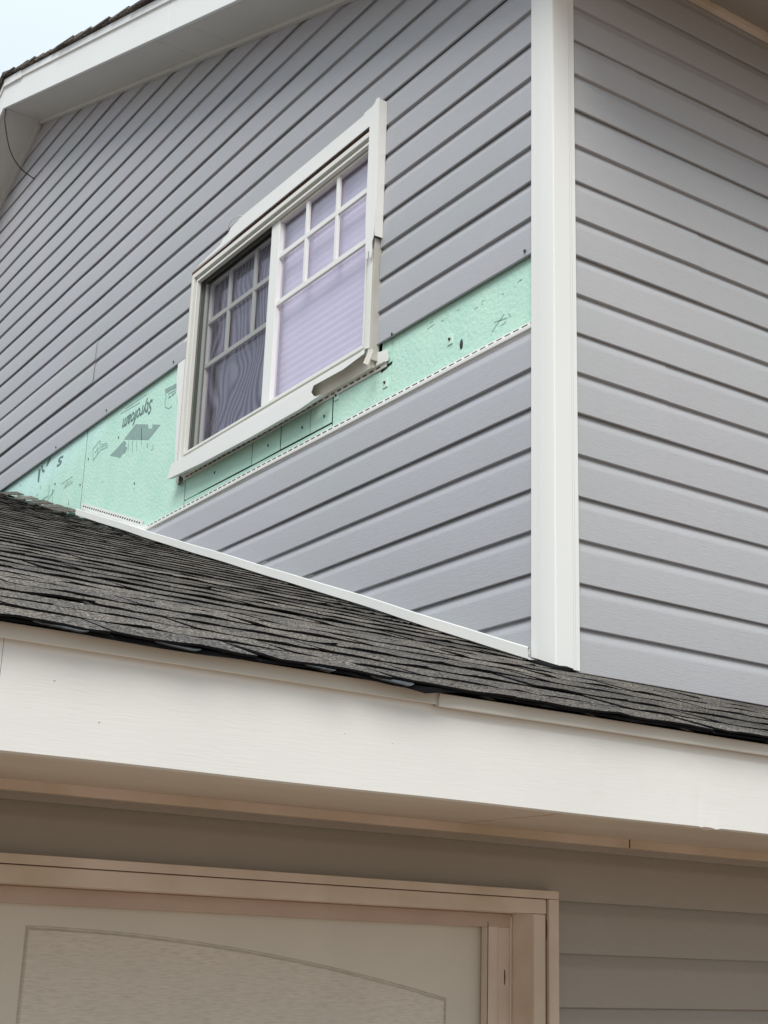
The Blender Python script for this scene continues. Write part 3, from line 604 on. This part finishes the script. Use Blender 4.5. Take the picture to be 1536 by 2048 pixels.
# curled tape left of the window
prism('flashing_tape', [(5.424, 2.70), (5.455, 2.700), (5.501, 2.668), (5.530, 2.610), (5.533, 2.52), (5.522, 2.44), (5.500, 2.395), (5.492, 2.20), (5.476, 2.04), (5.450, 1.985), (5.424, 1.975)], 2.4935, 2.4955, WHITE, WIN, label='loose white edge bulging left of the window')
prism('dark_hole', [(5.445, 1.985), (5.425, 1.968), (5.40, 1.978), (5.40, 1.99)], 2.497, 2.499, BROWN, WIN)

# ------------------------------------------------------------------ GARAGE: roof
rdeck = []
def flatroof(name, x0, x1, y0, y1, zo0, zo1, m, parent):
    V = [(x0, y0, roofz(y0) + zo0), (x1, y0, roofz(y0) + zo0), (x1, y1, roofz(y1) + zo0), (x0, y1, roofz(y1) + zo0), (x0, y0, roofz(y0) + zo1), (x1, y0, roofz(y0) + zo1), (x1, y1, roofz(y1) + zo1), (x0, y1, roofz(y1) + zo1)]
    return add(name, V, BF, m, parent)
GR = flatroof('roof', -3.4, 2.485, 2.098, 9.2, -0.052, -0.022, WOOD, GAR)
flatroof('roof_deck', 2.485, 9.2, 2.098, 2.87, -0.052, -0.022, WOOD, GR)
add('back_slope', [(-3.4, 9.2, roofz(9.2)), (2.485, 9.2, roofz(9.2)), (2.485, 13, roofz(9.2) - 1.3), (-3.4, 13, roofz(9.2) - 1.3), (-3.4, 9.2, roofz(9.2) - .03), (2.485, 9.2, roofz(9.2) - .03), (2.485, 13, roofz(9.2) - 1.33), (-3.4, 13, roofz(9.2) - 1.33)], BF, SHING, GR)
random.seed(21)
ANG = math.atan(RS)
def shingle_mesh(i, L=0.81, amp=1.0):
    """one three tab shingle: local x along the eave, y up the slope, z out of the roof; slots between the tabs, edges a little curled"""
    V = []; Fc = []; ix = []
    D = 0.30; th = 0.0042; SL = 0.158
    zt = lambda y, w: 0.0062 * (1 - y / 0.205) + w * (1 - y / SL) if y < SL else 0.0062 * (1 - y / 0.205)
    def slab(x0, x1, n, y0s, y1, ws):
        k = len(V)
        for a in range(n + 1):
            x = x0 + (x1 - x0) * a / n; ya = y0s[a]; w = ws[a]
            V.extend([(x, ya, zt(0, w)), (x, y1, zt(y1, 0)), (x, ya + .0006, zt(0, w) - th), (x, y1, zt(y1, 0) - th)])
        for a in range(n):
            p = k + a * 4; q = p + 4
            Fc.append((p, q, q + 1, p + 1)); ix.append(0); Fc.append((p + 2, q + 2, q, p)); ix.append(1); Fc.append((p + 3, q + 3, q + 2, p + 2)); ix.append(1)
        Fc.append((k, k + 1, k + 3, k + 2)); ix.append(1); q = k + n * 4; Fc.append((q, q + 2, q + 3, q + 1)); ix.append(1)
    cuts = [0.0, 0.27 + random.uniform(-.01, .01), 0.54 + random.uniform(-.01, .01), L]
    for a, b in zip(cuts, cuts[1:]):
        n = 7; ph = random.uniform(0, 6)
        ws = [0.0017 * math.sin(ph + t * 1.2) + random.uniform(-.0010, .0010) for t in range(n + 1)]
        if random.random() < .45: ws[0] += random.uniform(.0010, .0034)
        if random.random() < .45: ws[-1] += random.uniform(.0010, .0034)
        ws = [v * amp for v in ws]
        ys = [random.uniform(-.0035, .0035) for _ in range(n + 1)]
        slab(a + .0030, b - .0030, n, ys, SL, ws)
    slab(0, L, 1, [SL, SL], D, [0, 0]) if False else None
    k = len(V); V += [(0, SL - .01, zt(SL - .01, 0) - .0012), (L, SL - .01, zt(SL - .01, 0) - .0012), (L, D, -0.003), (0, D, -0.003)]; Fc.append((k, k + 1, k + 2, k + 3)); ix.append(0)
    me = bpy.data.meshes.new('shingle'); me.from_pydata(V, [], Fc); me.materials.append(SHING); me.materials.append(EDGE)
    me.polygons.foreach_set('material_index', ix); me.update(); return me
SM = [shingle_mesh(i, amp=0.85) for i in range(18)]; SMF = [shingle_mesh(i, amp=0.45) for i in range(12)]
EXP = 0.142
dy = EXP * math.cos(ANG)
Rm = Matrix.Rotation(ANG, 4, 'X')
def eave_sag(x): return 0.0015 * math.sin(x * 3.1 + 1) 
baseG = ORG[GR.name]
count = 0; field = []
row = 0; y = 2.048
while y < 9.15:
    off = (row * 0.135 + random.uniform(0, .06)) % 0.81; x = -3.45 - off
    xr = 2.478 if y > 2.855 - 0.02 else 9.0
    xr2 = xr
    while x < xr2 - 0.01:
        L = 0.81; x1 = x + L
        vis = (x1 > 0.30 * y - 0.25) and x < (2.48 if y > 2.84 else 3.9)
        z = roofz(y) - 0.0064
        if vis:
            sx = 1.0
            if x1 > xr2: sx = (xr2 - x) / L
            o = bpy.data.objects.new('shingle', random.choice(SM if y < 3.9 else SMF)); COL.objects.link(o); o.parent = GR
            lift = random.uniform(-0.0011, 0.0013) * (1 if y < 3.9 else 0.5) + (eave_sag(x) if row < 2 else 0)
            o.location = Vector((x, y + random.uniform(-.002, .002), z + ZO + lift)) - baseG
            o.rotation_euler = (ANG + random.uniform(-.002, .002), random.uniform(-.0013, .0013), random.uniform(-.004, .004))
            o.scale = (sx * 0.998, 1, random.uniform(0.92, 1.12)); count += 1
        else:
            field.append((max(x, -3.45), min(x1, xr2), y))
        x = x1 + 0.0005
    y += dy; row += 1
V = []; Fc = []
for x0, x1, y in field:
    k = len(V); a, b = y, y + dy * 1.08
    V += [(x0 + .002, a, roofz(a) + .002), (x1 - .002, a, roofz(a) + .002), (x1 - .002, b, roofz(b) - .006), (x0 + .002, b, roofz(b) - .006), (x0 + .002, a, roofz(a) - .009), (x1 - .002, a, roofz(a) - .009)]
    Fc += [(k, k + 1, k + 2, k + 3), (k + 4, k + 5, k + 1, k)]
o = add('shingle_field', V, Fc, SHING, GR); o['kind'] = 'stuff'
# starter course at the eave: dark underside with blue grey patches where the first course curls up
def sag(x):
    s = 0.0
    for c, wd, a in ((1.00, .10, .007), (0.82, .10, .004), (1.40, .10, .006), (1.47, .035, .007), (1.9, .2, .002)): s += a * math.exp(-((x - c) / wd) ** 2)
    return s
V = []; Fc = []; ix = []; xs = [-3.42 + i * 0.04 for i in range(320)]
for x in xs:
    s = sag(x) + 0.0012 * math.sin(x * 23) + random.uniform(-.0006, .0006)
    V += [(x, 2.053, roofz(2.053) - 0.0040 - s * .35), (x, 2.0535, roofz(2.053) - 0.0085 - s), (x, 2.12, roofz(2.12) - 0.018), (x, 2.12, roofz(2.12) - 0.013)]
for i in range(len(xs) - 1):
    k = i * 4; q = k + 4; xm = xs[i]
    blue = False
    Fc += [(k, k + 1, q + 1, q), (k + 1, k + 2, q + 2, q + 1), (k + 3, k, q, q + 3)]; ix += [1 if blue else 0, 0, 0]
add('starter_course', V, Fc, [EDGE, BLUEF], GR, idx=ix)
for c, wd, hh in ((0.765, .045, .0045), (0.965, .040, .0055), (1.235, .030, .0040), (1.385, .045, .0075)):
    V = []; Fc = []
    for i in range(13):
        t = i / 12; x = c - wd + 2 * wd * t; h = hh * (t ** 0.6) * (1 - (t > .9) * (t - .9) * 6) + random.uniform(0, .0008)
        zt_ = roofz(2.05) - 0.0022 - sag(x) * .3
        V += [(x, 2.0500, zt_), (x, 2.0455, zt_ - h), (x, 2.0600, zt_ - h - .001)]
    for i in range(12): q = i * 3; Fc += [(q, q + 1, q + 4, q + 3), (q + 1, q + 2, q + 5, q + 4)]
    add('starter_sliver', V, Fc, BLUEF, GR)
# lifted shingle corners and flashing bits along the gable wall
for yb, l in ((6.62, .16), (6.80, .13), (7.00, .16), (7.25, .12), (7.5, .14)):
    z = roofz(yb); add('flashing_tab', [(2.40, yb, z + .006), (2.50, yb, z + .028), (2.50, yb + l, z + .030 + RS * l), (2.40, yb + l, z + .004 + RS * l), (2.40, yb, z), (2.50, yb, z + .022), (2.50, yb + l, z + .024 + RS * l), (2.40, yb + l, z - .002 + RS * l)], BF, [SHING], GR)
add('flashing_tab', [(2.44, 2.86, roofz(2.86) + .004), (2.52, 2.852, roofz(2.85) + .010), (2.515, 2.90, roofz(2.90) + .012), (2.44, 2.94, roofz(2.94) + .006), (2.44, 2.86, roofz(2.86) - .004), (2.52, 2.852, roofz(2.85) + .004), (2.515, 2.90, roofz(2.90) + .006), (2.44, 2.94, roofz(2.94) - .002)], BF, EDGE, GR)

# ------------------------------------------------------------------ GARAGE: fascia, drip edge, soffit
FZ0, FZ1 = 0.2835, 0.458
def fascia(x0, x1, name='fascia_board'):
    nx = max(3, int((x1 - x0) / 0.006)); nz = 14; V = []; Fc = []
    B_ = [(2.190, .330, .007, .045, -.0009), (2.195, .290, .007, .007, .0012), (2.238, .288, .012, .008, .0016), (2.16, .395, .03, .004, -.0008), (2.20, .36, .03, .004, .0007), (2.24, .345, .04, .003, .0007), (2.13, .40, .008, .008, -.0012), (1.45, .36, .004, .004, .0012), (0.93, .40, .006, .006, .001)]
    for i in range(nx + 1):
        x = x0 + (x1 - x0) * i / nx
        zb = FZ0 + 0.0006 * math.sin(x * 9) - (0.0016 * math.exp(-((x - 2.195) / .005) ** 2)) - (0.0028 * math.exp(-((x - 2.238) / .010) ** 2))
        for j in range(nz + 1):
            z = zb + (FZ1 - zb) * j / nz; d = 0.0009 * math.sin(x * 2.2 + z * 9)
            for bx, bz, sx, sz, a in B_: d += a * math.exp(-((x - bx) / sx) ** 2 - ((z - bz) / sz) ** 2)
            V.append((x, 2.095 - d, z))
    for i in range(nx):
        for j in range(nz): k = i * (nz + 1) + j; Fc.append((k, k + nz + 1, k + nz + 2, k + 1))
    # bottom return
    k = len(V)
    for i in range(nx + 1): a = V[i * (nz + 1)]; V.append((a[0], 2.125, a[2]))
    for i in range(nx): Fc.append((i * (nz + 1), k + i, k + i + 1, (i + 1) * (nz + 1)))
    return add(name, V, Fc, FASC, GAR, smooth=40)
fascia(-3.42, 0.6932); fascia(0.6939, 3.9); box('fascia_board', (3.902, 9.2, 2.095, 2.11, FZ0, FZ1), FASC, GAR)
box('rafter_tail_board', (-3.4, 9.2, 2.112, 2.14, FZ0 + 0.01, FZ1), WOOD, GAR)
def drip(x0, x1, yo, z0, sagk=0.0):
    us = [x0 + (x1 - x0) * i / 40 for i in range(41)]
    prof = [(-0.012, 0.002), (0.0, 0.0), (0.0035, -0.0005), (0.0050, 0.0015), (0.0045, 0.014), (0.0065, 0.019), (0.0065, 0.0235)]
    strip('drip_edge', prof, us, lambda u, o, z: (u, 2.0855 - o - yo, z0 + z + wob(u, 2, .0005)), DRIP, GAR, smooth=30)
drip(-3.42, 1.513, 0.0, 0.4515); drip(1.508, 9.2, 0.0045, 0.4475)
box('drip_joint', (1.5075, 1.5100, 2.0765, 2.0875, 0.4475, 0.473), DRIP, GAR, bevel=0)
for x_, z_ in ((1.318, .378), (1.42, .372), (0.78, .40), (0.86, .345), (1.66, .41), (1.70, .352), (2.02, .37)): ball('nail_head', (x_, 2.0945, z_), 0.0014, FASC, GAR, (1, .5, 1))
# soffit
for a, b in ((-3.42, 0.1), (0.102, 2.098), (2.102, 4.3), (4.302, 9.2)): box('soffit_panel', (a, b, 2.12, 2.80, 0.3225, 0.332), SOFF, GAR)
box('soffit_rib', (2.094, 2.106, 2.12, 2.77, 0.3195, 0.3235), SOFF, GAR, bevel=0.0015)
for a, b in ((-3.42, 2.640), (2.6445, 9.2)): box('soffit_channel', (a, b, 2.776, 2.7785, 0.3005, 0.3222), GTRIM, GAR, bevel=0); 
box('soffit_channel', (-3.42, 9.2, 2.7785, 2.81, 0.3005, 0.3020), GTRIM, GAR, bevel=0)
box('channel_gap', (2.6402, 2.6443, 2.777, 2.7785, 0.3005, 0.3222), DARK, GAR, bevel=0)
tube('dangling_thread', [(2.60, 2.40, 0.3215), (2.55, 2.36, 0.318), (2.58, 2.28, 0.317), (2.62, 2.2, 0.320)], 0.0013, BROWN, GAR, seg=5)

# ------------------------------------------------------------------ GARAGE: walls and siding
DX0, DX1 = -2.62, 2.315       # clear door opening
gwall = []
GWL = add('front_wall', boxv(2.40, 9.0, 2.822, 2.87, -2.0, 0.32) + boxv(-3.2, DX0 - 0.05, 2.822, 2.87, -2.0, 0.32) + boxv(DX0 - 0.05, 2.40, 2.822, 2.87, 0.14, 0.32), BF + [tuple(i + 8 for i in f) for f in BF] + [tuple(i + 16 for i in f) for f in BF], DARK, GAR)
gz = 0.158
seedn = 90
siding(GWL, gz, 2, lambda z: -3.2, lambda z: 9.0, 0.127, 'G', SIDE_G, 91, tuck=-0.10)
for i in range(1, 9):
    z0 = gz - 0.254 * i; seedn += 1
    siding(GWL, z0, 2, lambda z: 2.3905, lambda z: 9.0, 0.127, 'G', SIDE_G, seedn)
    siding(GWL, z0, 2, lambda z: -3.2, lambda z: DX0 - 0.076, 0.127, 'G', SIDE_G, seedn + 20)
add('side_wall', boxv(-3.2, -3.1, 2.83, 12.0, -2.0, 0.5) + [(-3.2, 2.83, .5), (-3.1, 2.83, .5), (-3.1, 9.2, .5), (-3.2, 9.2, .5), (-3.2, 2.83, .72), (-3.1, 2.83, .72), (-3.1, 9.2, 2.98), (-3.2, 9.2, 2.98)], BF + [tuple(i + 8 for i in f) for f in BF], SIDE_G, GAR)

# door surround
DF = box('door_frame', (DX0 - 0.045, 2.3535, 2.772, 2.83, 0.122, 0.1565), GTRIM, GAR, bevel=0.002)
box('casing', (2.3155, 2.3525, 2.7735, 2.83, -2.0, 0.1210), GTRIM, DF, bevel=0.002); box('casing', (DX0 - 0.045, DX0, 2.7735, 2.83, -2.0, 0.121), GTRIM, DF, bevel=0.002)
box('channel', (DX0 - 0.08, 2.3895, 2.766, 2.81, 0.1585, 0.1775), GTRIM, DF, bevel=0.0012); box('channel', (2.3580, 2.3895, 2.7665, 2.81, -2.0, 0.1575), GTRIM, DF, bevel=0.0012); box('channel', (DX0 - 0.08, DX0 - 0.05, 2.7665, 2.81, -2.0, 0.1575), GTRIM, DF, bevel=0.0012)
box('caulk_line', (2.3525, 2.3582, 2.778, 2.80, -2.0, 0.1585), CAULK, DF, bevel=0); box('caulk_line', (DX0, 2.3535, 2.776, 2.80, 0.1562, 0.1590), BROWN, DF, bevel=0)
ball('caulk_blob', (2.356, 2.778, 0.085), 0.008, CAULK, DF, (.4, .6, 4))
box('jamb', (2.3150, 2.335, 2.7760, 2.93, -2.0, 0.1215), GTRIM, DF, bevel=0.001); box('jamb', (DX0 - .02, DX0, 2.7760, 2.93, -2.0, 0.1215), GTRIM, DF, bevel=0.001)
box('jamb', (DX0, 2.3149, 2.7800, 2.93, 0.1215, 0.14), GTRIM, DF, bevel=0.001)
box('stop_moulding', (2.2735, 2.3148, 2.862, 2.885, -2.0, 0.1125), GTRIM, DF, bevel=0.003); box('stop_moulding', (2.2380, 2.2725, 2.858, 2.885, -2.0, 0.1130), GTRIM, DF, bevel=0.004)
box('stop_moulding', (2.3085, 2.3140, 2.856, 2.862, -2.0, 0.1140), GTRIM, DF, bevel=0.0015)
box('stop_moulding', (DX0, 2.3145, 2.857, 2.89, 0.0870, 0.1212), mat('head_stop_reddish', (0.58, 0.45, 0.37), 0.5, 0.3, mottle=0.15, mscale=6), DF, bevel=0.003)
tube('caulk_line', [(2.2378, 2.857, 0.1), (2.2375, 2.856, 0.02), (2.2378, 2.857, -.3)], 0.001, CAULK, DF, seg=5)
ball('stain', (2.294, 2.8610, -0.030), 0.004, CAULK, DF, (.2, .8, 5))

# the overhead door: four sections; each raised panel is its own piece set in a groove
DOOR = box('overhead_door', (DX0, 2.3145, 2.902, 2.94, -1.98, 0.12), GDOORS, GAR, bevel=0)
secs = [(-0.415, 0.1195), (-0.95, -0.417), (-1.465, -0.952), (-1.98, -1.467)]
LS, AR = 1.0695, 1.069      # left edge and width of the half arch seen in view
def arch(x, x0, right):     # top of panel: highest at the meeting stile, falling away
    t = (x - x0) / AR if right else (x0 + AR - x) / AR
    return 0.0455 - 0.127 * (t ** 1.9)
def panel_poly(poly, m):
    """poly in (x, z), recessed edge and raised bevelled field; outline centred"""
    cx = sum(p[0] for p in poly) / len(poly); cz = sum(p[1] for p in poly) / len(poly)
    def inset(d):
        n = len(poly); r = []
        for i in range(n):
            a, b, c = poly[i - 1], poly[i], poly[(i + 1) % n]
            e1 = Vector((b[0] - a[0], b[1] - a[1])).normalized(); e2 = Vector((c[0] - b[0], c[1] - b[1])).normalized()
            n1 = Vector((-e1.y, e1.x)); n2 = Vector((-e2.y, e2.x)); mm = (n1 + n2); mm = mm / max(mm.dot(n1), .2)
            r.append((b[0] + mm.x * d, b[1] + mm.y * d))
        return r
    return inset
def section_face(zs0, zs1, polys):
    """door skin with holes cut for the panels: built by stretching a frame of strips around each opening"""
    V = []; Fc = []
    return V, Fc
yF = 2.8900                       # door face
for si, (z0, z1) in enumerate(secs):
    openings = []
    for pairx in (LS - 1.139, LS - 1.139 * 3 - 0.07):
        pass
    xs_open = []
    # four panels across
    for q, x0 in enumerate((LS, LS - 1.069 - 0.070, LS - 1.069 * 2 - 0.070 - 0.135, LS - 1.069 * 3 - 0.14 - 0.135)):
        right = (q % 2 == 0); a, b = max(x0, DX0 + .08), x0 + AR
        N = 28; bot = z0 + 0.065
        X = [a + (b - a) * i / N for i in range(N + 1)]
        if si == 0: T = [arch(x, x0, right) for x in X]
        else: T = [z1 - 0.065] * (N + 1)
        xs_open.append((a, b, X, T, bot))
    xs_open.sort()
    # skin strips between openings
    V = []; Fc = []
    def q4(a, b, c, d): k = len(V); V.extend([a, b, c, d]); Fc.append((k, k + 1, k + 2, k + 3))
    prev = DX0
    for a, b, X, T, bot in xs_open:
        if a > prev: q4((prev, yF, z0), (a, yF, z0), (a, yF, z1), (prev, yF, z1))
        for i in range(len(X) - 1):
            q4((X[i], yF, T[i]), (X[i + 1], yF, T[i + 1]), (X[i + 1], yF, z1), (X[i], yF, z1)); q4((X[i], yF, z0), (X[i + 1], yF, z0), (X[i + 1], yF, bot), (X[i], yF, bot))
        prev = b
    q4((prev, yF, z0), (2.3145, yF, z0), (2.3145, yF, z1), (prev, yF, z1))
    q4((DX0, yF, z0), (2.3145, yF, z0), (2.3145, yF + .01, z0), (DX0, yF + .01, z0))
    add('door_section', V, Fc, GDOORS, DOOR)
    for a, b, X, T, bot in xs_open:
        V = []; Fc = []; poly = [(a, bot), (b, bot)] + [(X[i], T[i]) for i in range(len(X) - 1, -1, -1)]
        inset = panel_poly(poly, None); rings = [(poly, yF), (inset(0.0016), yF + 0.0065), (inset(0.0042), yF + 0.0065), (inset(0.0090), yF - 0.0006)]
        n = len(poly)
        for P, yy in rings: V += [(x, yy, z) for x, z in P]
        for r_ in range(3):
            for i in range(n): Fc.append((r_ * n + i, r_ * n + (i + 1) % n, (r_ + 1) * n + (i + 1) % n, (r_ + 1) * n + i))
        Fc.append(tuple(range(3 * n, 4 * n)))
        add('raised_panel', V, Fc, GDOOR, DOOR)

# ------------------------------------------------------------------ the loose cable under the gable peak
ct = root('cable', 'thin black cable drooping from the gable peak soffit to the grey siding', 'cable', (2.245, 7.951, 5.10))
tube('cable_run', [(2.243, 7.955, 5.150), (2.245, 7.951, 5.10), (2.250, 7.958, 5.041), (2.31, 7.978, 4.872), (2.39, 7.985, 4.777), (2.484, 7.992, 4.738), (2.495, 7.992, 4.736)], 0.0038, CABLE, ct)
